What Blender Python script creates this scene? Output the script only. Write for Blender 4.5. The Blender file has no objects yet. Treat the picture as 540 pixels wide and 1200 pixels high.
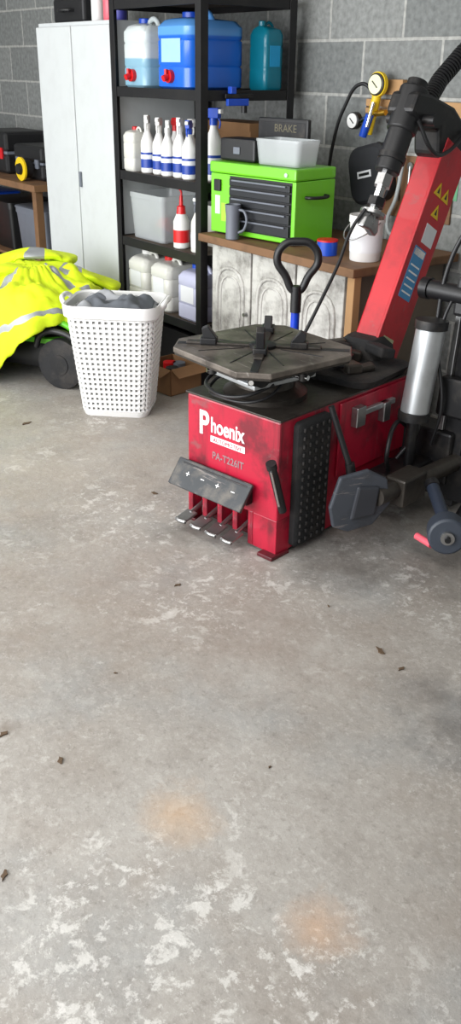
import bpy, math, random
from mathutils import Vector, Matrix, noise
random.seed(4)
D=math.radians
scene=bpy.context.scene
coll=scene.collection

def L(r,g,b):
    f=lambda c:(c/255/12.92) if c/255<=0.04045 else ((c/255+0.055)/1.055)**2.4
    return (f(r),f(g),f(b),1)

def M(name,rgb,rough=.5,metal=0,var=.12,scale=18,bump=0,dirt=0,dirtcol=(40,36,33),dscale=7,alpha=1,coat=0,trans=0,dlo=.48,dhi=.7,scuff=0,scuffcol=(150,140,135),runs=0):
    m=bpy.data.materials.new(name); m.use_nodes=True
    nt=m.node_tree; N=nt.nodes; K=nt.links
    b=N['Principled BSDF']
    tc=N.new('ShaderNodeTexCoord')
    n=N.new('ShaderNodeTexNoise'); n.inputs['Scale'].default_value=scale; n.inputs['Detail'].default_value=6
    K.new(tc.outputs['Object'],n.inputs['Vector'])
    c=L(*rgb)
    mx=N.new('ShaderNodeMix'); mx.data_type='RGBA'
    mx.inputs[6].default_value=tuple(x*(1-var) for x in c[:3])+(1,)
    mx.inputs[7].default_value=tuple(min(1,x*(1+var)) for x in c[:3])+(1,)
    K.new(n.outputs['Fac'],mx.inputs[0])
    out=mx.outputs[2]
    def layer(out,amt,col,sc,lo,hi,stretch=None,rot=(.4,.5,.2)):
        n2=N.new('ShaderNodeTexNoise'); n2.inputs['Scale'].default_value=sc; n2.inputs['Detail'].default_value=8; n2.inputs['Roughness'].default_value=.65
        if stretch:
            mp=N.new('ShaderNodeMapping'); mp.inputs['Scale'].default_value=stretch; mp.inputs['Rotation'].default_value=rot; K.new(tc.outputs['Object'],mp.inputs[0]); K.new(mp.outputs[0],n2.inputs['Vector'])
        else: K.new(tc.outputs['Object'],n2.inputs['Vector'])
        mr=N.new('ShaderNodeMapRange'); mr.inputs[1].default_value=lo; mr.inputs[2].default_value=hi; mr.inputs[4].default_value=amt
        K.new(n2.outputs['Fac'],mr.inputs[0])
        m2=N.new('ShaderNodeMix'); m2.data_type='RGBA'
        K.new(mr.outputs[0],m2.inputs[0]); K.new(out,m2.inputs[6]); m2.inputs[7].default_value=L(*col)
        return m2.outputs[2]
    if dirt>0: out=layer(out,dirt,dirtcol,dscale,dlo,dhi)
    if runs>0: out=layer(out,runs,dirtcol,10,.52,.68,(1.6,1.6,.22),(0,0,0))
    if scuff>0: out=layer(out,scuff,scuffcol,9,.6,.66,(1,7,2))
    K.new(out,b.inputs['Base Color'])
    b.inputs['Roughness'].default_value=rough; b.inputs['Metallic'].default_value=metal
    if alpha<1: b.inputs['Alpha'].default_value=alpha
    if coat: b.inputs['Coat Weight'].default_value=coat
    if trans: b.inputs['Transmission Weight'].default_value=trans
    if bump:
        bp=N.new('ShaderNodeBump'); bp.inputs['Strength'].default_value=bump; bp.inputs['Distance'].default_value=.01
        K.new(n.outputs['Fac'],bp.inputs['Height']); K.new(bp.outputs[0],b.inputs['Normal'])
    return m

def Mliq(name,liq,plast,level,rough=.25):
    m=M(name,plast,rough); nt=m.node_tree; N=nt.nodes; K=nt.links; b=N['Principled BSDF']
    tc=N.new('ShaderNodeTexCoord'); sp=N.new('ShaderNodeSeparateXYZ'); K.new(tc.outputs['Object'],sp.inputs[0])
    mr=N.new('ShaderNodeMapRange'); mr.inputs[1].default_value=level-.004; mr.inputs[2].default_value=level+.004
    K.new(sp.outputs[2],mr.inputs[0])
    mx=N.new('ShaderNodeMix'); mx.data_type='RGBA'; mx.inputs[6].default_value=L(*liq); mx.inputs[7].default_value=L(*plast)
    K.new(mr.outputs[0],mx.inputs[0]); K.new(mx.outputs[2],b.inputs['Base Color'])
    return m

def empty(name,loc=(0,0,0),rot=(0,0,0),parent=None):
    o=bpy.data.objects.new(name,None); o.empty_display_size=.05
    coll.objects.link(o); o.location=loc; o.rotation_euler=rot
    if parent: o.parent=parent
    return o

def obj(name,me,mat,parent=None,loc=(0,0,0),rot=(0,0,0),smooth=False,bevel=0,seg=2,ang=35):
    o=bpy.data.objects.new(name,me); coll.objects.link(o)
    if mat:
        for mm in (mat if isinstance(mat,list) else [mat]): me.materials.append(mm)
    if parent: o.parent=parent
    o.location=loc; o.rotation_euler=rot
    if smooth:
        for p in me.polygons: p.use_smooth=True
        if ang: me.set_sharp_from_angle(angle=D(ang))
    if bevel:
        md=o.modifiers.new('bev','BEVEL'); md.width=bevel; md.segments=seg; md.limit_method='ANGLE'; md.angle_limit=D(40)
    return o

def mesh(name,v,f):
    me=bpy.data.meshes.new(name); me.from_pydata([tuple(x) for x in v],[],f); me.update(); return me

def box(name,size,loc,mat,parent=None,rot=(0,0,0),bevel=.003,seg=2):
    x,y,z=[s/2 for s in size]
    v=[(-x,-y,-z),(x,-y,-z),(x,y,-z),(-x,y,-z),(-x,-y,z),(x,-y,z),(x,y,z),(-x,y,z)]
    f=[(0,3,2,1),(4,5,6,7),(0,1,5,4),(1,2,6,5),(2,3,7,6),(3,0,4,7)]
    return obj(name,mesh(name,v,f),mat,parent,loc,rot,bevel=bevel,seg=seg)

def bx(name,a,b,mat,parent=None,bevel=.003):
    return box(name,[b[i]-a[i] for i in range(3)],[(a[i]+b[i])/2 for i in range(3)],mat,parent,bevel=bevel)

def lathe(name,prof,mat,parent=None,loc=(0,0,0),rot=(0,0,0),n=32,bevel=0):
    v=[];f=[]
    m=len(prof)
    for (r,z) in prof:
        for i in range(n):
            a=2*math.pi*i/n; v.append((r*math.cos(a),r*math.sin(a),z))
    for j in range(m-1):
        for i in range(n):
            k=(i+1)%n
            f.append((j*n+i,j*n+k,(j+1)*n+k,(j+1)*n+i))
    f.append(tuple(reversed(range(n)))); f.append(tuple((m-1)*n+i for i in range(n)))
    return obj(name,mesh(name,v,f),mat,parent,loc,rot,smooth=True,bevel=bevel)

def cyl(name,p0,p1,r,mat,parent=None,r2=None,n=24,bevel=.0):
    p0=Vector(p0);p1=Vector(p1);d=p1-p0
    r2=r if r2 is None else r2
    q=d.to_track_quat('Z','Y').to_euler()
    return lathe(name,[(r,0),(r2,d.length)],mat,parent,p0,q,n,bevel)

def rrect(w,d,cr,n=6):
    pts=[]; cr=min(cr,w/2-1e-4,d/2-1e-4)
    for (cx,cy,a0) in ((w/2-cr,d/2-cr,0),(-w/2+cr,d/2-cr,90),(-w/2+cr,-d/2+cr,180),(w/2-cr,-d/2+cr,270)):
        for i in range(n+1):
            a=D(a0+90*i/n); pts.append((cx+cr*math.cos(a),cy+cr*math.sin(a)))
    return pts

def loft(name,secs,mat,parent=None,loc=(0,0,0),rot=(0,0,0),caps=(True,True),n=6,ang=40):
    v=[];f=[];m=0
    for s in secs:
        z,w,d,cr=s[:4]; ox=s[4] if len(s)>4 else 0; oy=s[5] if len(s)>5 else 0
        p=rrect(w,d,cr,n); m=len(p)
        v+=[(x+ox,y+oy,z) for x,y in p]
    for j in range(len(secs)-1):
        for i in range(m):
            k=(i+1)%m; f.append((j*m+i,j*m+k,(j+1)*m+k,(j+1)*m+i))
    if caps[0]: f.append(tuple(reversed(range(m))))
    if caps[1]: f.append(tuple((len(secs)-1)*m+i for i in range(m)))
    return obj(name,mesh(name,v,f),mat,parent,loc,rot,smooth=True,ang=ang)

def prism(name,pts,h,mat,parent=None,loc=(0,0,0),rot=(0,0,0),bevel=.002):
    n=len(pts); v=[(x,y,0) for x,y in pts]+[(x,y,h) for x,y in pts]
    f=[tuple(reversed(range(n))),tuple(range(n,2*n))]+[(i,(i+1)%n,n+(i+1)%n,n+i) for i in range(n)]
    return obj(name,mesh(name,v,f),mat,parent,loc,rot,bevel=bevel)

def tube(name,pts,r,mat,parent=None,cyclic=False,smooth=True,res=8):
    cu=bpy.data.curves.new(name,'CURVE'); cu.dimensions='3D'; cu.bevel_depth=r; cu.bevel_resolution=4; cu.resolution_u=res; cu.use_fill_caps=True
    if smooth:
        s=cu.splines.new('BEZIER'); s.bezier_points.add(len(pts)-1)
        for bp,p in zip(s.bezier_points,pts):
            bp.co=p; bp.handle_left_type='AUTO'; bp.handle_right_type='AUTO'
    else:
        s=cu.splines.new('POLY'); s.points.add(len(pts)-1)
        for bp,p in zip(s.points,pts): bp.co=(*p,1)
    s.use_cyclic_u=cyclic
    o=bpy.data.objects.new(name,cu); coll.objects.link(o); cu.materials.append(mat)
    if parent: o.parent=parent
    return o

def text(name,body,size,mat,parent,loc,rot,ext=.0008,align='CENTER',bold=0,sx=1):
    cu=bpy.data.curves.new(name,'FONT'); cu.body=body; cu.size=size; cu.extrude=ext; cu.align_x=align; cu.offset=bold
    o=bpy.data.objects.new(name,cu); coll.objects.link(o); cu.materials.append(mat); o.parent=parent
    o.location=loc; o.rotation_euler=rot; o.scale=(sx,1,1)
    return o

# floor-plan conversion: survey grid (turned 52 deg to the room) -> room axes
def P(X,Y,z=0): return (3.516+.616*X-.788*Y,-2.567+.788*X+.616*Y,z)

# ---------------- materials
black=M('black_plastic',(24,24,26),.45,bump=.05)
blackm=M('black_metal',(28,28,30),.42,.3,dirt=.45,dirtcol=(78,72,66),dscale=14)
rackm=M('rack_black_paint',(24,24,26),.45,.2,dirt=.2,dirtcol=(60,56,52))
rubber=M('rubber',(26,26,28),.8,var=.2,bump=.3,scale=60,dirt=.6,dirtcol=(66,60,55),dscale=9)
grease=M('greasy_metal',(66,61,56),.42,.5,var=.35,scale=25,bump=.25,dirt=.8,dirtcol=(24,22,20),dscale=12)
plate=M('worn_table_steel',(118,110,102),.42,.4,var=.3,scale=30,bump=.12,dirt=.8,dirtcol=(56,50,45),dscale=8,dlo=.4,dhi=.62,scuff=.6,scuffcol=(160,154,148))
steel=M('steel',(165,165,165),.3,.9,var=.15,dirt=.4,dirtcol=(60,55,50))
chrome=M('chrome',(215,215,215),.15,1,var=.05)
alu=M('brushed_alu',(185,188,190),.35,.7,var=.08,dirt=.3,dirtcol=(90,88,84))
red=M('red_paint',(172,16,48),.42,var=.12,scale=9,dirt=.7,dirtcol=(62,18,26),dscale=7,coat=.1,dlo=.5,dhi=.66,scuff=.5,scuffcol=(120,84,84),runs=.55)
redc=M('red_paint_column',(188,28,40),.42,var=.1,scale=9,dirt=.45,dirtcol=(84,20,24),coat=.1,scuff=.35,scuffcol=(130,90,88))
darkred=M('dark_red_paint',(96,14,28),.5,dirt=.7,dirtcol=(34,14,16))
white=M('white_plastic',(224,224,222),.4,var=.04)
whitep=M('white_print',(235,235,235),.5,var=.02)
offwhite=M('natural_hdpe',(205,205,198),.35,var=.05)
green=M('green_paint',(112,198,38),.35,var=.05,coat=.3)
greenp=M('green_plastic',(105,205,40),.4,var=.06)
blue=M('blue_plastic',(20,70,180),.35)
bluem=M('blue_paint',(15,60,190),.35,var=.1,dirt=.3)
teal=M('teal_plastic',(8,105,125),.3,var=.08)
redp=M('red_plastic',(200,25,30),.35)
yellow=M('yellow_plastic',(225,190,25),.4)
orange=M('orange_plastic',(230,90,25),.4)
pink=M('pink_plastic',(225,95,110),.4)
greyp=M('grey_plastic',(105,110,120),.45)
panelg=M('dark_panel',(50,53,56),.42,.2,var=.2,dirt=.75,dirtcol=(104,98,90),dscale=16,scuff=.4)
wood=M('worn_wood',(118,86,58),.7,var=.25,scale=6,bump=.2,dirt=.6,dirtcol=(60,45,34))
palewood=M('pale_wood',(168,130,88),.7,var=.15,scale=8,bump=.1)
card=M('cardboard',(128,94,62),.85,var=.12)
cream=M('distressed_cream_paint',(188,187,181),.6,var=.1,scale=5,bump=.1,dirt=.9,dirtcol=(116,113,108),dscale=10,dlo=.45,dhi=.65,scuff=.4,scuffcol=(100,92,84),runs=.3)
lockerm=M('locker_paint',(194,198,199),.4,var=.04,scale=3,dirt=.15,dirtcol=(150,150,148))
clear=M('clear_plastic',(205,210,212),.15,var=.03,alpha=.42)
hiv=M('hivis_fabric',(212,234,24),.75,var=.14,scale=30,bump=.15)
reflm=M('reflective_tape',(150,153,155),.45,.2,var=.08,scale=40)
cloth=M('dark_grey_cloth',(92,96,102),.9,var=.2,scale=10,bump=.08)
labelb=M('blue_label',(25,60,150),.4); labelw=M('white_label',(220,222,225),.4,var=.05)
leafm=M('dry_leaf',(84,66,48),.8,var=.3)

X0,X1,Y0,Y1=-4.2,6.2,-4.6,.64
FC=((X0+X1)/2,(Y0+Y1+.2)/2)   # floor slab centre = origin of its Object coordinates
# ---------------- floor
def floor_mat():
    m=bpy.data.materials.new('worn_concrete'); m.use_nodes=True
    nt=m.node_tree;N=nt.nodes;K=nt.links;b=N['Principled BSDF']
    tc=N.new('ShaderNodeTexCoord')
    def noi(s,d=6,r=.55,dist=0,off=0):
        n=N.new('ShaderNodeTexNoise'); n.inputs['Scale'].default_value=s;n.inputs['Detail'].default_value=d;n.inputs['Roughness'].default_value=r;n.inputs['Distortion'].default_value=dist
        mp=N.new('ShaderNodeMapping'); mp.inputs['Location'].default_value=(off,off*.7,off*.3)
        K.new(tc.outputs['Object'],mp.inputs[0]); K.new(mp.outputs[0],n.inputs['Vector']); return n.outputs['Fac']
    def rng(x,a,bb,lo=0,hi=1):
        r=N.new('ShaderNodeMapRange'); r.inputs[1].default_value=a;r.inputs[2].default_value=bb;r.inputs[3].default_value=lo;r.inputs[4].default_value=hi
        K.new(x,r.inputs[0]); return r.outputs[0]
    def mul(a,c,op='MULTIPLY'):
        q=N.new('ShaderNodeMath'); q.operation=op; K.new(a,q.inputs[0])
        if isinstance(c,(int,float)): q.inputs[1].default_value=c
        else: K.new(c,q.inputs[1])
        return q.outputs[0]
    def mix(f,a,c):
        q=N.new('ShaderNodeMix'); q.data_type='RGBA'; K.new(f,q.inputs[0])
        for i,x in ((6,a),(7,c)):
            if isinstance(x,tuple): q.inputs[i].default_value=x
            else: K.new(x,q.inputs[i])
        return q.outputs[2]
    col=mix(rng(noi(1.1,5,.5),.35,.65),L(141,135,128),L(158,154,148))
    col=mix(mul(rng(noi(4,7,.6,.2,3),.48,.7),.45),col,L(128,117,107))
    col=mix(mul(rng(noi(2.2,6,.6,.1,9),.5,.68),.5),col,L(136,140,141))
    col=mix(mul(rng(noi(9,8,.7,0,17),.5,.7),.4),col,L(122,115,108))
    # fine aggregate
    col=mix(mul(rng(noi(70,6,.75,0,4),.5,.68),.4),col,L(184,180,174))
    col=mix(mul(rng(noi(48,7,.75,0,14),.53,.7),.45),col,L(94,87,80))
    # flaked paint patches
    mask=rng(noi(1.4,6,.62,.1,21),.46,.6)
    fl=rng(noi(15,12,.72,.35,31),.55,.6)
    fl2=rng(noi(36,10,.75,.1,41),.56,.62)
    ps=mul(rng(noi(5,8,.7,.2,61),.52,.68),.32)
    col=mix(ps,col,L(180,177,171))
    col=mix(mul(mul(mask,fl),.58),col,L(210,208,203))
    col=mix(mul(mul(mask,fl2),.5),col,L(212,209,205))
    col=mix(mul(rng(noi(24,10,.75,.1,51),.6,.65),.32),col,L(200,197,192))
    # stains, and light falloff painted into the colour (floor-plan positions)
    def stain_light_patch(col,x,y,r,c,amt):
        v=N.new('ShaderNodeVectorMath'); v.operation='DISTANCE'; K.new(tc.outputs['Object'],v.inputs[0]); v.inputs[1].default_value=(x-FC[0],y-FC[1],.05)
        n=mul(noi(7,8,.65,.1,x),r*2.0)
        d=mul(v.outputs['Value'],n,'ADD')
        return mix(mul(rng(d,r*1.95,r*.9),amt),col,L(*c))
    col=stain_light_patch(col,*P(-.6,3.4)[:2],.7,(186,174,160),.35)  # brighter left floor: light falloff put into the colour
    col=stain_light_patch(col,*P(-.35,2.35)[:2],.5,(136,118,104),.35)  # browner mid-floor tone, with the light decline painted in
    col=stain_light_patch(col,*P(.15,2.15)[:2],.4,(128,110,97),.35)  # same brownish tone and painted light decline, further right
    col=stain_light_patch(col,*P(-.11,1.45)[:2],.12,(190,152,110),.45)
    col=stain_light_patch(col,*P(.18,1.17)[:2],.09,(194,150,110),.45)
    col=stain_light_patch(col,*P(.62,1.76)[:2],.2,(60,57,56),.8)
    col=stain_light_patch(col,*P(.52,1.92)[:2],.10,(84,78,74),.6)
    col=stain_light_patch(col,*P(.62,2.55)[:2],.25,(70,64,60),.75)
    col=stain_light_patch(col,*P(.36,2.55)[:2],.2,(80,72,66),.75)
    col=stain_light_patch(col,*P(-.54,1.72)[:2],.05,(92,74,58),.6)
    col=stain_light_patch(col,*P(-.14,2.78)[:2],.16,(84,77,72),.6)
    col=stain_light_patch(col,*P(.35,3.1)[:2],.6,(54,50,48),.75)
    K.new(col,b.inputs['Base Color'])
    K.new(rng(noi(6,8,.7),.3,.7,.5,.68),b.inputs['Roughness'])
    bp=N.new('ShaderNodeBump'); bp.inputs['Strength'].default_value=.4; bp.inputs['Distance'].default_value=.006
    K.new(noi(45,10,.75),bp.inputs['Height']); K.new(bp.outputs[0],b.inputs['Normal'])
    return m

def block_mat(axis):
    m=bpy.data.materials.new('concrete_block_'+axis); m.use_nodes=True
    nt=m.node_tree;N=nt.nodes;K=nt.links;b=N['Principled BSDF']
    tc=N.new('ShaderNodeTexCoord'); sp=N.new('ShaderNodeSeparateXYZ'); cb=N.new('ShaderNodeCombineXYZ')
    K.new(tc.outputs['Object'],sp.inputs[0]); K.new(sp.outputs[0 if axis=='x' else 1],cb.inputs[0]); K.new(sp.outputs[2],cb.inputs[1])
    br=N.new('ShaderNodeTexBrick'); K.new(cb.outputs[0],br.inputs['Vector'])
    br.inputs['Scale'].default_value=1; br.inputs['Brick Width'].default_value=.45; br.inputs['Row Height'].default_value=.225
    br.inputs['Mortar Size'].default_value=.008; br.inputs['Mortar Smooth'].default_value=.3; br.inputs['Bias'].default_value=0
    br.inputs['Color1'].default_value=L(110,113,112); br.inputs['Color2'].default_value=L(131,133,131); br.inputs['Mortar'].default_value=L(160,160,156)
    n=N.new('ShaderNodeTexNoise'); n.inputs['Scale'].default_value=40; n.inputs['Detail'].default_value=8; K.new(tc.outputs['Object'],n.inputs['Vector'])
    mx=N.new('ShaderNodeMix'); mx.data_type='RGBA'; mx.blend_type='OVERLAY'; mx.inputs[0].default_value=.6
    K.new(br.outputs['Color'],mx.inputs[6]); K.new(n.outputs['Fac'],mx.inputs[7]); K.new(mx.outputs[2],b.inputs['Base Color'])
    b.inputs['Roughness'].default_value=.85
    bp=N.new('ShaderNodeBump'); bp.inputs['Strength'].default_value=.5; bp.inputs['Distance'].default_value=.01
    s=N.new('ShaderNodeMath'); s.operation='SUBTRACT'; K.new(n.outputs['Fac'],s.inputs[0]); K.new(br.outputs['Fac'],s.inputs[1])
    K.new(s.outputs[0],bp.inputs['Height']); K.new(bp.outputs[0],b.inputs['Normal'])
    return m
bx('floor',(X0,Y0,-.1),(X1,Y1+.2,0),floor_mat(),bevel=0)
bx('wall_back',(X0,Y1,0),(X1,Y1+.2,2.7),block_mat('x'),bevel=0)
bx('wall_left',(X0-.2,Y0,0),(X0,Y1+.2,2.7),block_mat('y'),bevel=0)
bx('wall_right',(X1,Y0,0),(X1+.2,Y1+.2,2.7),block_mat('y'),bevel=0)
bx('ceiling',(X0-.2,Y0,2.7),(X1+.2,Y1+.2,2.8),M('ceiling_board',(170,168,164),.9),bevel=0)

# ---------------- storage rack
RO=-.03   # rack right face
rack=empty('storage_rack',(RO,0,0))
RW,RD=.76,.55
for i,(x,y,sx,sy) in enumerate(((0,0,-1,1),(-RW,0,1,1),(0,RD,-1,-1),(-RW,RD,1,-1))):
    w=.042;t=.004
    pts=[(0,0),(sx*w,0),(sx*w,sy*t),(sx*t,sy*t),(sx*t,sy*w),(0,sy*w)]
    if sx*sy<0: pts=pts[::-1]
    prism('post_%d'%(i+1),pts,1.82,rackm,rack,(x,y,0),bevel=.0008)
SZ=[.30,.64,.97,1.36,1.74]
board=M('shelf_board',(70,58,46),.8,var=.2)
for i,z in enumerate(SZ):
    bx('shelf_%d'%(i+1),(-RW+.006,.006,z-.012),(-.006,RD-.006,z),board,rack,bevel=0)
    for nm,a,b in (('front',(-RW+.005,.0045,z-.04),(-.005,.012,z+.004)),('rear',(-RW+.005,RD-.012,z-.04),(-.005,RD-.0045,z+.004)),
                ('right',(-.012,.012,z-.04),(-.0045,RD-.012,z+.004)),('left',(-RW+.0045,.012,z-.04),(-RW+.012,RD-.012,z+.004))):
        bx('beam_%s_%d'%(nm,i+1),a,b,rackm,rack,bevel=.001)

def jug(name,x,y,z,w,d,h,mat,cap,rot=0,tap=None,label=None,hand=True):
    e=empty(name,(x,y,z+.001),(0,0,rot)); c=min(w,d)*.18
    loft('body',[(0,w*.9,d*.9,c),(.012,w,d,c),(h*.28,w,d,c),(h*.3,w*.97,d*.97,c),(h*.33,w,d,c),(h*.62,w,d,c),(h*.64,w*.97,d*.97,c),(h*.67,w,d,c),(h*.8,w,d,c),(h*.88,w*.86,d*.86,c),(h*.91,w*.55,d*.6,c*.8,-w*.12),(h*.93,w*.3,w*.3,c*.6,-w*.22)],mat,e)
    cyl('cap',(-w*.25,0,h*.92),(-w*.25,0,h),min(w,d)*.15,cap,e,bevel=.003)
    if hand: tube('handle',[(-w*.1,0,h*.86),(0,0,h*.965),(w*.22,0,h*.965),(w*.38,0,h*.8)],min(w,d)*.06,mat,e)
    if tap:
        cyl('tap_collar',(0,-d/2+.002,.055),(0,-d/2-.02,.055),.028,tap,e)
        cyl('tap_spout',(0,-d/2-.02,.055),(0,-d/2-.045,.045),.014,tap,e)
        cyl('tap_lever',(0,-d/2-.03,.05),(0,-d/2-.03,.085),.008,tap,e)
    if label: box('label',(w*.55,.002,h*.3),(0,-d/2-.0005,h*.5),label,e,bevel=0)
    return e
j1=Mliq('screenwash_pale',(130,170,190),(196,204,204),.13)
j2=Mliq('screenwash_blue',(30,98,200),(88,148,214),.225)
jug('water_container',RO-.615,.15,1.36,.21,.22,.305,j1,blue,tap=redp)
jug('screenwash_container',RO-.28,.20,1.36,.28,.33,.325,j2,blue,tap=redp,label=M('pale_blue_label',(150,190,225)))
jug('antifreeze_bottle',RO-.085,.44,1.36,.11,.13,.29,teal,teal,rot=D(90),label=M('cyan_label',(20,140,190)))
def spray(name,x,y,z,h=.27,rot=0,body=white,head=blue,label=labelb):
    e=empty(name,(x,y,z+.001),(0,0,rot)); r=h*.125; k=h/.27
    lathe('bottle',[(r*.85,0),(r,.006),(r,.13*k),(r*.95,.145*k),(r*.45,.185*k),(r*.38,.2*k),(r*.38,.215*k)],body,e)
    lathe('label',[(r+.0008,.025*k),(r+.0008,.095*k)],label,e)
    lathe('label_band',[(r+.0014,.065*k),(r+.0014,.085*k)],labelw,e)
    cyl('collar',(0,0,.2*k),(0,0,.225*k),r*.45,head,e)
    prism('head',[(-.03*k,0),(.028*k,0),(.034*k,.016*k),(.02*k,.034*k),(-.03*k,.036*k)],.02*k,head,e,(0,.01*k,.225*k),(D(90),0,0),bevel=.002)
    box('nozzle',(.014*k,.016*k,.016*k),(-.036*k,0,.249*k),white,e)
    tube('trigger',[(-.024*k,0,.226*k),(-.034*k,0,.212*k),(-.03*k,0,.19*k)],.004,head,e)
    return e
for i in range(5):
    spray('spray_bottle',RO-.55+i*.09,.07+.01*(i%2),.97,.28-.008*(i%3),D(150+random.uniform(-25,25)),head=[white,white,white,white,blue][i])
spray('spray_bottle',RO-.09,.14,.97,.33,D(190),head=blue)
spray('spray_bottle',RO-.45,.17,.97,.27,D(170),head=redp)
spray('spray_bottle',RO-.33,.18,.97,.27,D(170),head=white)
jug('fluid_jug',RO-.67,.09,.97,.1,.13,.21,offwhite,redp)
e=empty('cardboard_box',(RO-.24,.42,.971)); bx('carton',(-.2,-.1,0),(.2,.1,.25),card,e); bx('flap',(-.2,-.105,.215),(.2,-.1,.25),card,e,bevel=0)
def tub(name,x,y,z,w,d,h,mat,lid=None,rot=0):
    e=empty(name,(x,y,z+.001),(0,0,rot))
    loft('shell',[(0,w*.86,d*.86,.02),(.004,w*.88,d*.88,.02),(h*.9,w*.97,d*.97,.025),(h*.9,w,d,.03),(h,w,d,.03),(h,w*.95,d*.95,.025),(h*.9,w*.93,d*.93,.025),(.008,w*.84,d*.84,.02)],mat,e)
    if lid: loft('lid',[(h+.001,w*1.02,d*1.02,.03),(h+.012,w*1.02,d*1.02,.03),(h+.018,w*.95,d*.95,.03)],lid,e)
    return e
st=tub('storage_tub',RO-.54,.17,.64,.32,.27,.23,clear)
for i in range(5): box('stored_part_%d'%i,(.1,.08,.05),(-.08+.04*i,.02*(-1)**i,.04+.01*i),[greyp,black,labelb,redp,black][i],st,(.2*i,.1,i))
e=empty('pump_bottle',(RO-.26,.07,.641))
lathe('bottle',[(.034,0),(.04,.006),(.04,.13),(.024,.165),(.014,.175)],M('red_white_bottle',(215,215,212),.35),e)
lathe('label',[(.0408,.03),(.0408,.09)],redp,e)
lathe('pump_collar',[(.024,.165),(.02,.2),(.01,.205),(.008,.25)],redp,e); tube('pump_spout',[(0,0,.24),(.0,-.0,.27),(-.01,-.01,.285)],.005,redp,e)
spray('spray_bottle',RO-.12,.07,.64,.27,D(120),body=offwhite,head=greyp,label=labelw)
tub('parts_bin',RO-.2,.3,.64,.28,.2,.2,offwhite)
for i,(x,w) in enumerate(((-.63,.18),(-.41,.18),(-.15,.2))):
    jug('oil_jug',RO+x,.13,.30,w,.21,.265,[offwhite,offwhite,M('lilac_hdpe',(180,182,205),.35)][i],[white,redp,blue][i],label=labelw)
for i,x in enumerate((-.6,-.38,-.15)):
    jug('oil_jug',RO+x,.38,.30,.18,.2,.25,[offwhite,black,offwhite][i],[redp,redp,white][i])
# under / in front of rack
e=empty('storage_crate',(RO-.37,.22,.001)); 
loft('shell',[(0,.5,.3,.02),(.2,.56,.34,.03),(.22,.58,.36,.03),(.22,.54,.32,.03),(.2,.53,.31,.03),(.01,.48,.28,.02)],black,e)
e=empty('cardboard_box',(-.1,-.13,.001),(0,0,D(6)))
for nm,a,b in (('base',(-.11,-.1,0),(.11,.1,.004)),('side_1',(-.11,-.1,0),(.11,-.096,.13)),('side_2',(-.11,.096,0),(.11,.1,.13)),('side_3',(-.11,-.1,0),(-.106,.1,.13)),('side_4',(.106,-.1,0),(.11,.1,.13))): bx(nm,a,b,card,e,bevel=0)
box('flap_1',(.22,.07,.003),(0,-.13,.12),card,e,(D(20),0,0),0); box('flap_2',(.07,.19,.003),(.14,0,.12),card,e,(0,D(25),0),0)
for i,(x,y,m_) in enumerate([(-.04,.02,redp),(.04,-.03,black),(.0,.05,greyp)]): cyl('tin_%d'%i,(x,y,.005),(x,y,.12),.032,m_,e)

# ---------------- metal locker
lk=empty('metal_locker')
LX0,LX1,LH=-1.6,-.805,1.66
bx('carcass',(LX0,.03,0),(LX1,.58,LH),lockerm,lk)
for i in range(2):
    a=LX0+.008+i*(LX1-LX0)/2; b=a+(LX1-LX0)/2-.012
    bx('door_%d'%(i+1),(a,.008,.05),(b,.029,LH-.02),lockerm,lk,bevel=.004)
bx('handle',((LX0+LX1)/2+.03,-.006,.85),((LX0+LX1)/2+.045,.007,.93),greyp,lk)
for k,(x,c,h) in enumerate(((-.88,M('purple_can',(60,60,140)),.17),(-.98,pink,.19),(-1.1,white,.16))):
    e=empty('aerosol_can',(x,.12,LH+.001)); lathe('can',[(.03,0),(.033,.005),(.033,h-.05),(.022,h-.03)],c,e); lathe('cap',[(.026,h-.035),(.026,h)],[white,redp,blue][k],e)
e=empty('tool_case',(-1.4,.25,LH+.001)); bx('shell',(-.17,-.14,0),(.17,.14,.12),black,e,.015); tube('handle',[(-.06,-.14,.06),(-.05,-.17,.06),(.05,-.17,.06),(.06,-.14,.06)],.008,black,e)

# ---------------- left workbench
lb=empty('workbench')
bx('top',(-3.9,.0,.76),(-1.75,.6,.8),wood,lb)
for i,x in enumerate((-3.85,-2.85,-1.85)):
    bx('leg_front_%d'%i,(x,.03,0),(x+.05,.08,.76),wood if i!=1 else orange,lb); bx('leg_rear_%d'%i,(x,.5,0),(x+.07,.57,.76),wood,lb)
bx('lower_shelf',(-3.8,.09,.28),(-1.8,.56,.3),wood,lb)
for i,(x,w,h) in enumerate(((-2.1,.4,.2),(-2.62,.42,.26),(-3.2,.4,.22))):
    e=empty('power_tool_case',(x,.3,.801)); bx('lower_shell',(-w/2,-.16,0),(w/2,.16,h*.48),black,e,.02); bx('upper_shell',(-w/2,-.16,h*.52),(w/2,.16,h),black,e,.02); bx('seam',(-w/2+.01,-.15,h*.46),(w/2-.01,.15,h*.54),greyp,e)
    bx('latch_1',(-w/3-.02,-.17,h*.35),(-w/3+.02,-.155,h*.62),[greyp,redp,yellow][i],e); bx('latch_2',(w/3-.02,-.17,h*.35),(w/3+.02,-.155,h*.62),[greyp,redp,yellow][i],e)
    tube('handle',[(-.07,-.16,h*.5),(-.06,-.2,h*.5),(.06,-.2,h*.5),(.07,-.16,h*.5)],.01,black,e)
for i,x in enumerate((-2.15,-2.65,-3.2)):
    tub('storage_tub',x,.32,.30,.42,.36,.3,[greyp,black,clear][i],lid=[greyp,black,blue][i])
for i,x in enumerate((-2.2,-2.9)):
    tub('storage_tub',x,.32,0,.45,.36,.24,[black,black][i])
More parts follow.
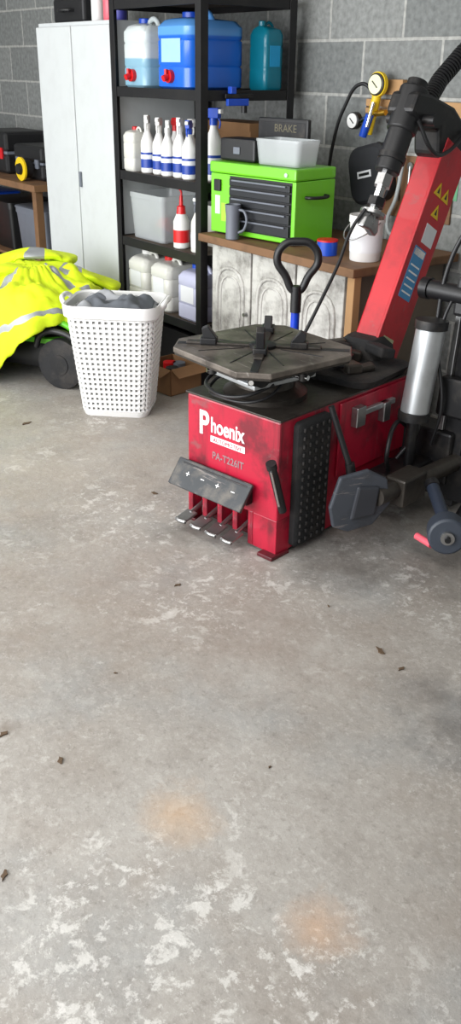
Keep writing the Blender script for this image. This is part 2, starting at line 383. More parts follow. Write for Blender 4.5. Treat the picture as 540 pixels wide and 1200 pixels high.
e=empty('extension_reel',(-2.45,.07,.92),(D(90),0,0)); e.location=(-2.02,.06,.801+.0); e.rotation_euler=(0,0,0)
lathe('drum_face',[(.07,0),(.07,.012)],yellow,e,(0,.0,.07),(D(90),0,0)); lathe('drum_core',[(.055,0),(.055,.05)],black,e,(0,.05,.07),(D(90),0,0)); lathe('drum_hub',[(.035,0),(.03,.02)],black,e,(0,-.012,.07),(D(90),0,0))
e=empty('wall_poster',(-2.35,Y1-.002,1.35)); bx('sheet',(-.1,-.002,-.16),(.1,0,.16),M('poster_grey',(120,125,125),.6),e,0)
lathe('figure_head',[(.001,0),(.03,.002)],redp,e,(0,-.003,.07),(D(90),0,0)); bx('figure_body',(-.03,-.005,-.1),(.03,-.002,.03),redp,e,0); bx('figure_arms',(-.07,-.005,-.02),(.07,-.002,.01),whitep,e,0)

# ---------------- bench cabinet
bc=empty('bench_cabinet')
BX0,BX1,BF,BZ=-.01,1.02,-.03,.76
bx('worktop',(BX0,BF,BZ-.035),(BX1,.6,BZ),wood,bc,.004)
bx('carcass',(BX0+.02,BF+.08,.08),(BX1-.06,.58,BZ-.036),M('carcass_board',(110,100,88),.8),bc)
bx('plinth',(BX0+.04,BF+.12,0),(BX1-.08,.55,.08),M('plinth_board',(60,55,50),.8),bc)
bx('leg_right',(BX1-.05,BF+.02,0),(BX1-.01,BF+.06,BZ-.035),palewood,bc)
dw=.29
for i in range(3):
    a=BX0+.035+i*(dw+.012); e=empty('cupboard_leaf_%d'%(i+1),(a,BF+.078,.1),parent=bc)
    bx('slab',(0,-.02,0),(dw,0,.61),cream,e,.004)
    pts=[(.045,-.021,.06),(dw-.045,-.021,.06),(dw-.045,-.021,.42)]
    for k in range(1,8):
        a2=math.pi*k/8; pts.append((dw/2+(dw/2-.045)*math.cos(a2)*.98,-.021,.42+.1*math.sin(a2)**.7))
    pts.append((.045,-.021,.42))
    tube('arch_moulding',pts,.008,cream,e,cyclic=True,smooth=False)
    pts2=[(dw/2+(p[0]-dw/2)*.74,-.021,.29+(p[2]-.29)*.84) for p in pts]
    tube('inner_moulding',pts2,.005,cream,e,cyclic=True,smooth=False)
    cyl('knob',(dw-.02,-.02,.33),(dw-.02,-.04,.33),.009,steel,e)

# ---------------- toolbox
TBX,TBY,TBA=.01,.03,D(7)
tb=empty('tool_chest',(TBX,TBY,BZ+.001),(0,0,TBA))
W,DP,H=.52,.26,.315
bx('cabinet',(0,0,.008),(W,DP,H-.05),green,tb,.004)
bx('lid',(-.003,-.006,H-.048),(W+.003,DP,H),green,tb,.008)
bx('foot_1',(.02,.02,0),(.06,DP-.02,.01),black,tb); bx('foot_2',(W-.06,.02,0),(W-.02,DP-.02,.01),black,tb)
bx('drawer_bay',(.125,-.002,.03),(W-.02,.0,H-.055),black,tb,0)
n=5;zz=.034;hh=[.054,.048,.042,.042,.036]
for i in range(n):
    bx('drawer_%d'%(i+1),(.13,-.012,zz),(W-.025,-.002,zz+hh[i]-.006),M('drawer_black_%d'%i,(34,36,40),.35,.2),tb,.003)
    bx('drawer_pull_%d'%(i+1),(.15,-.02,zz+hh[i]-.016),(W-.045,-.012,zz+hh[i]-.009),greyp,tb,.002)
    zz+=hh[i]
bx('side_latch',(.03,-.012,.19),(.07,-.0,.24),black,tb); bx('sticker_1',(.03,-.001,.09),(.06,0.0,.17),labelw,tb,0); bx('sticker_2',(.07,-.001,.06),(.115,0,.14),M('lime_sticker',(160,220,60)),tb,0)
cyl('lock',(W-.05,-.006,H-.025),(W-.05,-.012,H-.025),.009,chrome,tb)
tube('carry_handle',[(W+.003,.06,.2),(W+.03,.07,.2),(W+.03,.18,.2),(W+.003,.19,.2)],.007,black,tb)
def onchest(x,y,z=H+.002):
    c,s=math.cos(TBA),math.sin(TBA); return (TBX+x*c-y*s,TBY+x*s+y*c,BZ+.001+z)
e=empty('socket_set_case',onchest(.115,.11),(0,0,TBA)); bx('shell',(-.11,-.06,0),(.11,.06,.095),black,e,.01); bx('latch',(-.02,-.065,.03),(.02,-.06,.06),greyp,e)
e=empty('brake_tool_case',onchest(.25,.21),(0,0,TBA)); bx('panel',(-.15,-.012,0),(.15,.012,.18),black,e,.006); bx('inner_rim',(-.135,-.014,.02),(.135,-.012,.165),blackm,e,.002)
text('lettering','BRAKE',.045,M('dim_print',(92,86,66)),e,(0.02,-.0145,.125),(D(90),0,0),ext=.0002)
tub('sandwich_tub',*onchest(.375,.1),.27,.15,.105,clear,rot=TBA)

e=empty('grey_jug',(.215,-.0,BZ+.001),(0,0,D(-160)))
lathe('body',[(.028,0),(.031,.004),(.031,.1),(.036,.15),(.032,.15),(.027,.1),(.028,.01)],greyp,e); tube('handle',[(-.03,0,.13),(-.062,0,.12),(-.062,0,.05),(-.03,0,.03)],.006,greyp,e)
e=empty('white_bucket',(.90,.15,BZ+.001)); e.scale=(.85,.85,.88); lathe('pail',[(.07,0),(.072,.004),(.08,.17),(.085,.17),(.085,.2),(.078,.2),(.07,.01)],white,e)
tube('bail',[(-.085,0,.175),(-.06,-.09,.12),(0,-.12,.1),(.06,-.09,.12),(.085,0,.175)],.003,steel,e); lathe('label',[(.0755,.04),(.0788,.12)],labelw,e)
e=empty('paint_tin',(.73,.1,BZ+.001)); lathe('tin',[(.042,0),(.042,.055)],blue,e); lathe('rim',[(.044,.055),(.044,.062)],redp,e)
e=empty('tape_roll',(.63,.18,BZ+.001)); lathe('roll',[(.035,0),(.035,.035),(.02,.035),(.02,0.001)],M('brown_tape',(110,85,50)),e)

# ---------------- wall items
e=empty('wall_batten',(0,Y1,0)); bx('board',(.38,-.02,1.28),(.95,0,1.34),palewood,e); bx('block',(.5,-.03,1.36),(.6,0,1.42),palewood,e)
for i in range(6): cyl('hook_%d'%i,(.42+i*.09,-.02,1.305),(.42+i*.09,-.06,1.31),.004,steel,e)
g=empty('tyre_inflator_gauge',(.46,Y1-.045,1.30))
def dial(nm,x,z,r,rim,face):
    lathe(nm+'_rim',[(r,0),(r,.025),(r*.88,.028)],rim,g,(x,-.02,z),(D(90),0,0)); lathe(nm+'_face',[(r*.85,0),(r*.85,.003)],face,g,(x,-.048,z),(D(90),0,0)); box(nm+'_needle',(r*.9,.002,.004),(x,-.053,z),black,g,(0,D(40),0),0)
dial('dial_1',.04,.1,.045,blackm,M('dial_cream',(225,225,190)))
lathe('dial_1_boot',[(.05,0),(.05,.018)],yellow,g,(.04,-.02,.1),(D(90),0,0))
dial('dial_2',-.085,-.05,.036,blackm,white)
cyl('body',(0.03,-.02,.06),(-.01,-.02,-.1),.02,yellow,g); cyl('blue_grip',(.02,-.045,-.02),(-.015,-.045,-.11),.018,blue,g); cyl('trigger_lever',(.04,-.05,.03),(.02,-.06,-.07),.008,chrome,g); cyl('coupling',(-.055,-.025,-.05),(0,-.025,-.03),.012,chrome,g)
cyl('side_valve',(0,-.02,-.02),(.09,-.02,-.01),.012,M('brass',(190,150,60),.3,.9),g)
tube('hose',[(.02,-.02,.06),(-.06,-.03,.1),(-.16,-.03,-.0),(-.22,-.03,-.16),(-.24,-.03,-.3)],.008,black,g)
e=empty('zip_case',(.47,Y1-.002,1.03)); loft('shell',[(0,.22,.23,.06),(.012,.24,.25,.07),(.06,.24,.25,.07),(.075,.21,.22,.06)],M('case_fabric',(34,36,40),.7,bump=.1),e,rot=(D(90),D(-14),0)); box('badge',(.085,.002,.03),(-.01,-.0765,.0),labelw,e,(0,D(-14),0),0); box('badge_print',(.065,.001,.012),(-.01,-.078,.0),black,e,(0,D(-14),0),0); tube('strap',[(0,-.03,.12),(.02,-.03,.135),(.04,-.02,.12)],.004,black,e)
e=empty('hanging_hose',(0,Y1,0)); tube('hose',[(.66,-.04,1.15),(.64,-.05,.95),(.6,-.05,.82),(.65,-.06,.79),(.69,-.05,.85)],.009,M('grey_hose',(160,165,165)),e)
e=empty('wall_notice',(.86,Y1,1.1)); bx('sheet',(-.08,-.003,-.14),(.08,0,.16),M('notice_green',(90,150,110)),e,0); bx('print',(-.06,-.004,0),(.06,-.003,.12),whitep,e,0)
e=empty('wall_tool_board',(.72,Y1,.98)); bx('board',(-.2,-.012,-.12),(.2,0,.14),wood,e)
for i in range(6): cyl('spanner_%d'%i,(-.16+i*.06,-.02,.1),(-.16+i*.06,-.02,-.04-.01*i),.008,steel,e); lathe('spanner_head_%d'%i,[(.016,-.004),(.016,.004)],steel,e,(-.16+i*.06,-.02,.1),(D(90),0,0))
e=empty('blue_clamp',(RO,.2,1.33)); bx('jaw_fixed',(.001,-.06,-.03),(.02,.06,.0),blue,e); bx('jaw_moving',(.001,-.05,.02),(.03,-.02,.05),blue,e); bx('bar',(.006,-.07,.0),(.014,.09,.02),blackm,e); cyl('knob',(.01,.04,-.03),(.01,.04,-.06),.014,blackm,e)

# ---------------- tyre changer
tc=empty('tyre_changer',(1.352,-.885,0),(0,0,D(9)))
BL=-.195
bx('body_shell',(BL,0,.13),(.215,.78,.475),red,tc,.006)
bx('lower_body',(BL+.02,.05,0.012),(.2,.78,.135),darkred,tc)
for i,x in enumerate((BL,-.125,-.053,.019,.09)):
    bx('pedal_divider_%d'%i,(x,.0,.03 if 0<i<4 else .01),(x+.022,.05,.135),red,tc)
bx('lower_front_right',(.112,.0,.01),(.215,.5,.135),red,tc)
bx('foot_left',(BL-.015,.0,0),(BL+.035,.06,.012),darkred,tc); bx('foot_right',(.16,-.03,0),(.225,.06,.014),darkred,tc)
for i in range(4):
    x=-.152+i*.073
    cyl('pedal_arm_%d'%i,(x,.04,.075),(x,-.03,.05),.008,steel,tc)
    box('pedal_pad_%d'%i,(.05,.06,.008),(x,-.05,.046),steel,tc,(D(14),0,0),.003)
    tube('pedal_curl_%d'%i,[(x-.022,-.078,.038),(x,-.083,.038),(x+.022,-.078,.038)],.008,steel,tc)
box('pedal_guard_panel',(.34,.1,.014),(-.045,-.045,.2),panelg,tc,(D(52),0,0),.004)
bx('guard_support',(BL+.005,-.03,.165),(.11,.0,.235),blackm,tc)
for i in range(4): 
    x=-.145+i*.07
    box('symbol_%d'%i,(.016,.003,.001),(x,-.050,.2075),whitep,tc,(D(52),0,0),0)
    if i in(0,2): box('symbol_v_%d'%i,(.003,.016,.001),(x,-.050,.2075),whitep,tc,(D(52),0,0),0)
text('brand_lettering','hoenix',.074,whitep,tc,(-.085,-.0005,.366),(D(90),0,0),bold=.0016,sx=.74,align='LEFT')
text('brand_initial','P',.115,whitep,tc,(-.14,-.0008,.35),(D(90),0,0),bold=.003,sx=.8,align='LEFT')
bx('strapline_plate',(-.085,-.0012,.33),(.07,0,.352),whitep,tc,0)
text('strapline','AUTOMOTIVE',.02,red,tc,(-.008,-.0015,.3335),(D(90),0,0),sx=1.02)
text('model_lettering','PA-T226IT',.036,M('grey_print',(140,112,116)),tc,(-.005,-.0006,.272),(D(90),0,0),bold=.0006,sx=.9)
bx('deck_plate',(BL-.005,-.005,.476),(.22,.78,.483),grease,tc,.002)
bx('rear_panel',(.216,.3,.2),(.224,.76,.465),red,tc)
bx('side_bracket',(.223,.36,.40),(.24,.6,.42),alu,tc); bx('side_bracket_lug',(.223,.36,.37),(.25,.41,.44),steel,tc); bx('side_bracket_lug2',(.223,.52,.35),(.25,.56,.42),steel,tc)
# turntable
lathe('pedestal',[(.14,.483),(.14,.5),(.1,.52),(.09,.6),(.12,.615)],grease,tc,(.01,.16,0))
tt=empty('turntable',(.003,.15,.625),(0,0,D(-9)),parent=tc)
h,c=.24,.075
oct8=[(h-c,-h),(h,-h+c),(h,h-c),(h-c,h),(-h+c,h),(-h,h-c),(-h,-h+c),(-h+c,-h)]
prism('table_plate',oct8,.018,plate,tt,bevel=.003)
prism('table_rim',[(x*.985,y*.985) for x,y in oct8],.010,grease,tt,(0,0,-.008))
lathe('hub',[(.045,0),(.045,.028),(.03,.034)],blackm,tt,(0,0,.0))
for k in range(4):
    a=D(45+90*k)
    sp_=empty('jaw_carrier_%d'%k,(0,0,.0185),(0,0,a),parent=tt)
    bx('slot',(.05,-.012,-.002),(.28,.012,.002),black,sp_,0)
    r=[.09,.15,.15,.06][k]; s=[.8,.8,.9,1.5][k]
    bx('slide',(.04,-.015,.001),(r+.1,.015,.010),grease,sp_)
    bx('jaw_base',(r,-.022,.002),(r+.055,.022,.024),blackm,sp_,.004)
    prism('jaw_tooth',[(0,0),(.045,0),(.05,.035*s),(.03,.045*s)],.026,blackm,sp_,(r,.013,.022),(D(90),0,0))
for k in range(8):
    a=D(22.5+45*k); box('groove_%d'%k,(.15,.004,.002),(.14*math.cos(a),.14*math.sin(a),.0185),black,tt,(0,0,a),0)
for s in (1,-1):
    cyl('clamp_ram_%d'%s,(-.1,.1*s,-.035),(.1,.1*s,-.035),.03,steel,tt); cyl('ram_cap_a_%d'%s,(-.125,.1*s,-.035),(-.1,.1*s,-.035),.034,blackm,tt); cyl('ram_cap_b_%d'%s,(.1,.1*s,-.035),(.125,.1*s,-.035),.034,blackm,tt)
bx('ram_plate',(-.12,-.13,-.075),(.12,.13,-.06),alu,tt)
for k in range(6):
    a=D(60*k+10); cyl('ram_rod_%d'%k,(.05*math.cos(a),.05*math.sin(a),-.05),(.19*math.cos(a),.19*math.sin(a),-.045),.008,chrome,tt); lathe('ram_nut_%d'%k,[(.014,-.012),(.014,.012)],blackm,tt,(.17*math.cos(a),.17*math.sin(a),-.045))
tube('air_loop',[(-.12,-.02,-.06),(-.15,-.1,-.1),(-.05,-.17,-.11),(.08,-.15,-.1),(.12,-.05,-.07)],.006,black,tt)
tube('air_loop_b',[(-.1,.0,-.06),(-.12,-.12,-.12),(.0,-.16,-.125),(.12,-.1,-.11),(.1,.02,-.07)],.005,black,tt)
# side rubber pad
rp=empty('tyre_rest_pad',(.216,.15,.24),parent=tc)
loft('pad',[(0,.17,.44,.02),(.02,.17,.44,.02),(.028,.15,.42,.02)],rubber,rp,rot=(D(90),D(0),D(90)))
for i in range(15):
    for j in range(5): box('nub_%d_%d'%(i,j),(.008,.018,.014),(.03,-.062+j*.031,-.195+i*.028),rubber,rp,(0,0,D(20)),.003)
cyl('foot_lever',(.225,-.045,.345),(.222,.02,.17),.014,black,tc); cyl('foot_lever_end',(.226,-.052,.36),(.225,-.044,.34),.017,black,tc)
cyl('lever_chrome',(.233,-.058,.335),(.231,-.01,.2),.004,chrome,tc)
# bead breaker
bb=empty('bead_breaker',parent=tc)
pts=[(-.1,-.02),(-.07,.085),(.03,.1),(.1,.06),(.12,-.03),(.06,-.1),(-.03,-.115),(-.085,-.09)]
prism('blade',pts,.02,M('blade_paint',(74,78,86),.45,.3,dirt=.5,scuff=.5),bb,(.365,.22,.2),(D(90),D(0),D(62)),.006)
prism('blade_rib',[(-.04,-.06),(.05,-.05),(.06,.05),(-.02,.06)],.02,M('blade_rib_paint',(58,60,66),.45,.3),bb,(.38,.225,.19),(D(90),0,D(62)),.008)
cyl('arm_tube',(.41,.27,.2),(.44,.84,.19),.032,grease,bb); bx('arm_block',(.38,.36,.14),(.46,.5,.24),grease,bb,.008)
cyl('arm_link',(.225,.62,.16),(.44,.58,.18),.02,blackm,bb); bx('pivot',(.2,.7,.1),(.42,.82,.3),blackm,bb,.01)
cyl('grip',(.33,.22,.3),(.27,.18,.5),.01,black,bb); cyl('grip_joint',(.34,.23,.24),(.33,.22,.31),.016,blackm,bb)
bx('ram_housing',(.24,.45,.09),(.36,.8,.19),blackm,bb,.012)
cyl('ram_rod',(.3,.3,.14),(.3,.46,.14),.014,chrome,bb); tube('ram_hose',[(.3,.5,.19),(.34,.42,.3),(.3,.52,.36),(.27,.66,.3)],.008,black,bb)
# lower roller arm
ra=empty('wheel_lift_arm',(.03,-.03,0),parent=tc)
cyl('arm',(.5,.8,.14),(.62,.4,.13),.022,blackm,ra); bx('mount',(.3,.74,.05),(.54,.84,.2),blackm,ra)
cyl('handle_tube',(.47,.50,.2),(.62,.37,.13),.022,M('blue_black_paint',(45,52,66),.4,.3),ra); cyl('handle_cap',(.455,.513,.207),(.472,.498,.199),.025,blackm,ra)
cyl('roller',(.585,.41,.12),(.63,.345,.125),.062,M('roller_rubber',(50,56,66),.5,bump=.1),ra,bevel=.008); cyl('roller_hub',(.63,.345,.125),(.637,.335,.125),.022,steel,ra); cyl('roller_bolt',(.635,.338,.125),(.643,.327,.125),.01,blackm,ra)
cyl('pink_grip',(.5,.38,.07),(.57,.36,.07),.012,pink,ra)
# tank and helper post
cyl('air_tank',(.32,.60,.385),(.325,.64,.68),.05,alu,tc,n=40,bevel=.004); cyl('tank_cap',(.325,.64,.675),(.325,.642,.705),.056,blackm,tc); cyl('tank_base',(.32,.598,.36),(.32,.60,.39),.056,blackm,tc)
cyl('tank_foot',(.32,.598,.05),(.32,.598,.36),.02,blackm,tc)
hp=empty('helper_post',(.41,.75,0),(D(-4),0,0),parent=tc)
bx('post',(-.04,-.04,.02),(.04,.04,1.18),blackm,hp,.006)
cyl('helper_arm',(-.16,-.07,.78),(.06,-.09,.78),.032,black,hp,bevel=.006); bx('helper_block',(-.05,-.1,.71),(.07,.04,.84),black,hp,.012); cyl('helper_knob',(-.19,-.07,.78),(-.16,-.07,.78),.037,blackm,hp)
bx('rail',(-.055,-.06,.3),(-.035,-.04,1.1),steel,hp,.002); bx('lower_carriage',(-.06,-.09,.36),(.06,.05,.5),blackm,hp,.01)
tube('air_line',[(-.02,-.05,.9),(-.07,-.12,.65),(-.02,-.12,.4),(-.05,-.1,.25)],.006,black,hp)
tube('air_line_2',[(.0,-.05,1.1),(-.09,-.08,.9),(-.1,-.1,.6),(-.08,-.16,.3),(-.12,-.2,.2)],.008,black,hp)
# rear tray / draped tools
tr=empty('tool_tray',(0.04,.55,.484),(0,0,D(5)),parent=tc)
loft('tray',[(0,.36,.3,.05),(.03,.4,.34,.06),(.035,.36,.3,.05)],rubber,tr)
for i in range(9):
    box('tool_%d'%i,(random.uniform(.08,.2),random.uniform(.03,.06),random.uniform(.02,.04)),(random.uniform(-.12,.12),random.uniform(-.12,.1),.045+.012*(i%4)),random.choice([rubber,blackm,grease]),tr,(random.uniform(-.2,.2),random.uniform(-.2,.2),random.uniform(0,3)),.008)
loft('pedestal_block',[(0,.2,.16,.03),(.07,.18,.14,.03),(.1,.12,.1,.03)],rubber,tr,(0,.14,0))
# tilting column
tl=empty('tilting_column',(.02,.73,.455),(D(-26.6),0,0),parent=tc)
box('column',(.1,.155,.86),(0,0,.43),redc,tl,bevel=.008)
box('column_side_flange',(.012,.17,.8),(.052,0,.44),redc,tl,bevel=.003)
bx('hinge',(-.09,-.1,-.02),(.09,.1,.06),blackm,tl,.01); cyl('hinge_pin',(-.11,0,.02),(.11,0,.02),.03,steel,tl)
X=.0585
def lab(n,y0,z0,y1,z1,m): bx(n,(X,y0,z0),(X+.001,y1,z1),m,tl,0)
lab('label_blue',-.055,.27,.03,.46,M('sky_label',(70,140,190))); lab('label_blue_head',-.05,.43,.025,.455,whitep)
for i in range(5): bx('label_line_%d'%i,(X+.001,-.045,.29+i*.025),(X+.0016,.02,.296+i*.025),whitep,tl,0)
lab('label_white',-.03,.48,.05,.55,labelw)
lab('label_info',-.055,.07,.02,.12,M('info_label',(190,190,150)))
for k,(y,z) in enumerate(((.0,.58),(.03,.65),(-.03,.65))):
    prism('warning_triangle_%d'%k,[(-.028,0),(.028,0),(0,.048)],.0012,yellow,tl,(X,y,z),(D(90),0,D(90)),0); prism('warning_mark_%d'%k,[(-.008,0),(.008,0),(0,.024)],.0005,black,tl,(X+.0012,y,z+.01),(D(90),0,D(90)),0)
# head arm
prism('arm_bracket',[(.08,-.1),(.1,.02),(.04,.07),(-.1,.09),(-.25,.06),(-.34,.03),(-.34,-.04),(-.25,-.06),(-.15,-.01),(-.1,-.08)],.11,blackm,tl,(-.055,0,.85),(D(90),0,D(90)),.012)
AY=-.29
cyl('arm_lock_drum',(0,AY,.76),(0,AY,.91),.052,black,tl,bevel=.008); cyl('lock_cap',(0,AY,.91),(0,AY,.935),.035,blackm,tl)
cyl('motor_body',(0,AY,.62),(0,AY,.77),.044,black,tl,bevel=.006); cyl('motor_collar',(0,AY,.66),(0,AY,.68),.049,blackm,tl); cyl('side_valve',(-.09,AY+.03,.82),(.1,AY+.03,.82),.018,blackm,tl)
cyl('hex_shaft',(0,AY,.44),(0,AY,.64),.018,chrome,tl,n=6); cyl('nut_1',(0,AY,.57),(0,AY,.61),.03,steel,tl,n=6); cyl('nut_2',(0,AY,.50),(0,AY,.53),.032,blackm,tl,n=6)
cyl('head_flange',(0,AY,.47),(0,AY,.482),.045,steel,tl)
prism('mount_head',[(-.03,0),(.03,0),(.05,-.04),(.04,-.06),(.0,-.05),(-.05,-.055),(-.045,-.02)],.03,steel,tl,(-.015,AY,.47),(D(90),0,D(90)),.006)
tube('arm_air_line',[(.06,-.3,.8),(.09,-.2,.74),(.08,-.1,.78),(.07,.0,.9)],.007,black,tl)
# corrugated hose
pa=[Vector((0,-.2,.90)),Vector((.0,-.17,1.0)),Vector((.02,-.12,1.12)),Vector((.05,-.05,1.26)),Vector((.08,.04,1.45))]
tube('corrugated_hose',pa,.024,black,tl)
for i in range(44):
    t=i/43*(len(pa)-1); k=min(int(t),len(pa)-2); f=t-k
    p=pa[k].lerp(pa[k+1],f); d=(pa[k+1]-pa[k]).normalized()
    cyl('hose_ring_%d'%i,p-d*.0035,p+d*.0035,.031,black,tl,n=16)
tube('air_hose',[(.02,.33,.64),(.02,.42,.75),(.01,.52,.86),(0,.6,.97),(0.02,.64,1.03)],.006,black,tc)

# ---------------- trolley jack
tj=empty('trolley_jack',(.94,-.25,.0),(0,0,D(180)))
bx('side_plate_1',(-.04,-.12,.03),(.3,-.1,.13),bluem,tj); bx('side_plate_2',(-.04,.1,.03),(.3,.12,.13),bluem,tj); bx('cross',(.1,-.1,.04),(.2,.1,.1),bluem,tj)
for i,(x,y) in enumerate(((.28,-.14),(.28,.14),(-.02,-.13),(-.02,.13))): cyl('wheel_%d'%i,(x,y-.015,.035),(x,y+.015,.035),.034,steel,tj)
bx('lift_arm',(.0,-.03,.1),(.3,.03,.14),bluem,tj); lathe('saddle',[(.05,0),(.055,.02)],blackm,tj,(.27,0,.141))
cyl('handle_tube',(-.0,0,.1),(.0,.0,.66),.017,bluem,tj)
hg=empty('handle_grip',(.0,.0,.63),(D(0),0,D(52)),parent=tj)
cyl('stem',(0,0,-.02),(0,0,.08),.021,black,hg)
tube('loop',[(0,0,.06),(-.045,0,.12),(-.078,0,.18),(-.05,0,.235),(.0,0,.245),(.05,0,.235),(.078,0,.18),(.045,0,.12)],.015,black,hg,cyclic=True)

# ---------------- laundry basket
bkx,bky,_=P(-.53,4.03)
lbk=empty('laundry_basket',(bkx,bky,0),(0,0,D(46)))
BH=.505
NR,NC=38,24
def sec(z):
    t=z/.54; return .31+.11*t,.25+.08*t,.05+.02*t
v=[];f=[];rows=[]
zs=[0.02+(BH-.05)*i/NR for i in range(NR+1)]
for z in zs:
    w,d,c=sec(z)
    per=[]; base=rrect(w,d,c,6)
    Ls=[0]
    for i in range(len(base)):
        a=Vector(base[i]);b=Vector(base[(i+1)%len(base)]); Ls.append(Ls[-1]+(b-a).length)
    for k in range(4*NC):
        s=Ls[-1]*k/(4*NC); i=max(j for j in range(len(base)) if Ls[j]<=s+1e-9)
        a=Vector(base[i]);b=Vector(base[(i+1)%len(base)]); q=(s-Ls[i])/max(1e-9,Ls[i+1]-Ls[i]); per.append(a.lerp(b,q))
    rows.append(per)
n=4*NC
for j,per in enumerate(rows):
    for k,p in enumerate(per):
        off=1+.005*(1 if (j//1+k)%2 else -1); v.append((p.x*off,p.y*off,zs[j]))
for j in range(NR):
    for k in range(n):
        if j%2==1 and k%2==0 : continue
        k2=(k+1)%n; f.append((j*n+k,j*n+k2,(j+1)*n+k2,(j+1)*n+k))
o=obj('wicker_wall',mesh('wicker_wall',v,f),white,lbk)
md=o.modifiers.new('s','SOLIDIFY'); md.thickness=.009
loft('liner',[(.03,.285,.225,.045),(BH-.06,.375,.295,.055)],M('liner_cloth',(160,160,158),.9),lbk,caps=(False,False))
loft('base',[(0,.3,.24,.05),(.03,.32,.26,.055),(.03,.29,.23,.05),(.01,.28,.22,.05)],white,lbk)
w,d,c=sec(BH-.01)
B=BH-.56
loft('rim',[(.515+B,w,d,c),(.52+B,w+.016,d+.016,c),(.56+B,w+.026,d+.026,c+.01),(.572+B,w+.014,d+.014,c),(.565+B,w-.004,d-.004,c),(.52+B,w-.012,d-.012,c)],white,lbk,caps=(False,False))
for s in (1,-1): tube('handle_%d'%(s+2),[(s*(w/2+.004),-.075,.545+B),(s*(w/2+.028),-.05,.575+B),(s*(w/2+.034),0,.58+B),(s*(w/2+.028),.05,.575+B),(s*(w/2+.004),.075,.545+B)],.011,white,lbk)
def blob(name,rx,ry,z0,hz,mat,parent,loc=(0,0,0),rot=(0,0,0),seed=0,amp=.03,N=44):
    v=[];f=[]
    for i in range(N+1):
        for j in range(N+1):
            x=-1+2*i/N;y=-1+2*j/N
            q=max(abs(x),abs(y)); e=(1-q**4)
            nz=noise.noise(Vector((x*1.6+seed,y*1.9,seed)))+.5*abs(noise.noise(Vector((x*3.2+seed,y*2.6,seed))))
            v.append((x*rx,y*ry,z0+hz*e*.7+amp*nz*(.3+e)))
    for i in range(N):
        for j in range(N):
            a=i*(N+1)+j; f.append((a,a+N+1,a+N+2,a+1))
    o=obj(name,mesh(name,v,f),mat,parent,loc,rot,smooth=True,ang=None)
    md=o.modifiers.new('s','SOLIDIFY'); md.thickness=.01
    return o
blob('towel_bundle',.165,.12,.54+B,.045,cloth,lbk,seed=3.1,amp=.045)
blob('towel_under',.172,.127,.53+B,.04,M('pale_cloth',(150,152,155),.9,bump=.05),lbk,seed=7.7,amp=.05)

# ---------------- lawn mower + hi-vis jackets
mc=P(-1.0,4.66)
lm=empty('lawn_mower',(mc[0],mc[1],0),(0,0,D(30)))
loft('deck',[(.07,.5,.4,.1),(.12,.54,.44,.12),(.2,.52,.42,.12),(.24,.4,.34,.1)],black,lm)
loft('deck_trim',[(.2,.53,.43,.12),(.225,.53,.43,.12)],greenp,lm)
loft('engine_cover',[(.22,.36,.3,.08),(.3,.36,.3,.09),(.38,.26,.22,.08)],black,lm)
for i,(x,y,r) in enumerate(((-.2,-.25,.1),(.2,.25,.1),(-.2,.25,.1))):
    lathe('wheel_%d'%i,[(r*.9,-.025),(r,-.018),(r,.018),(r*.9,.025)],rubber,lm,(x,y,r),(D(90),0,0)); lathe('wheel_hub_%d'%i,[(r*.5,-.028),(r*.5,.028)],black,lm,(x,y,r),(D(90),0,0))
tube('handle_frame',[(.16,-.22,.3),(.24,-.22,.32),(.34,-.2,.24),(.36,-.17,.1),(.36,.1,.08),(.35,.2,.2),(.28,.2,.34),(.2,.2,.3)],.015,greenp,lm)
bx('grass_box',(.26,-.17,.05),(.33,.17,.34),black,lm,.03)
bx('grass_box_trim',(.255,-.175,.345),(.335,.175,.365),greenp,lm,.01)
tube('wheel_arch',[(.13,-.27,.2),(.16,-.27,.26),(.27,-.27,.285),(.37,-.27,.24),(.41,-.27,.16)],.016,black,lm)
lathe('big_wheel',[(.02,-.03),(.1,-.03),(.125,-.022),(.125,.022),(.1,.03),(.02,.03)],rubber,lm,(.27,-.26,.125),(D(90),0,0)); lathe('big_wheel_hub',[(.05,-.034),(.05,.034)],blackm,lm,(.27,-.26,.125),(D(90),0,0))

hj=empty('hi_vis_jacket',(mc[0]-.03,mc[1]-.02,0))
NA,NQ=140,44
v=[(0,0,.54)];f=[];mi=[]
def hem(a):
    d=math.degrees(a)
    d=(d+180)%360-180
    x=(d-8)/60
    return .03+.29*math.exp(-x**4)
for j in range(1,NQ+1):
    q=j/NQ
    for i in range(NA):
        a=2*math.pi*i/NA; R=.41+.03*math.sin(2*a)+.05*math.cos(a+D(130))
        hz=hem(a)
        nn=noise.noise(Vector((math.cos(a)*2,math.sin(a)*2,q*2)))
        if q<.6:
            k=q/.6; r=R*.9*k; z=.53-.09*k*k+.06*noise.noise(Vector((math.cos(a)*r*9,math.sin(a)*r*9,1.3)))*min(1,k*3)
        else:
            k=(q-.6)/.4; kk=math.sin(k*math.pi/2)
            r=R*(.9+.14*kk+.075*k*math.sin(a*8+3*nn)+.03*k*math.sin(a*19+nn*4)); z0=.44+.06*noise.noise(Vector((math.cos(a)*R*.9*9,math.sin(a)*R*.9*9,1.3)))
            z=z0-(z0-hz)*k**1.1
        z+=.018*noise.noise(Vector((a*5,q*14,2)))+.014*noise.noise(Vector((a*11,q*9,5)))
        z=max(.012,z)
        v.append((r*math.cos(a),r*math.sin(a),z))
for i in range(NA): f.append((0,1+i,1+(i+1)%NA)); mi.append(0)
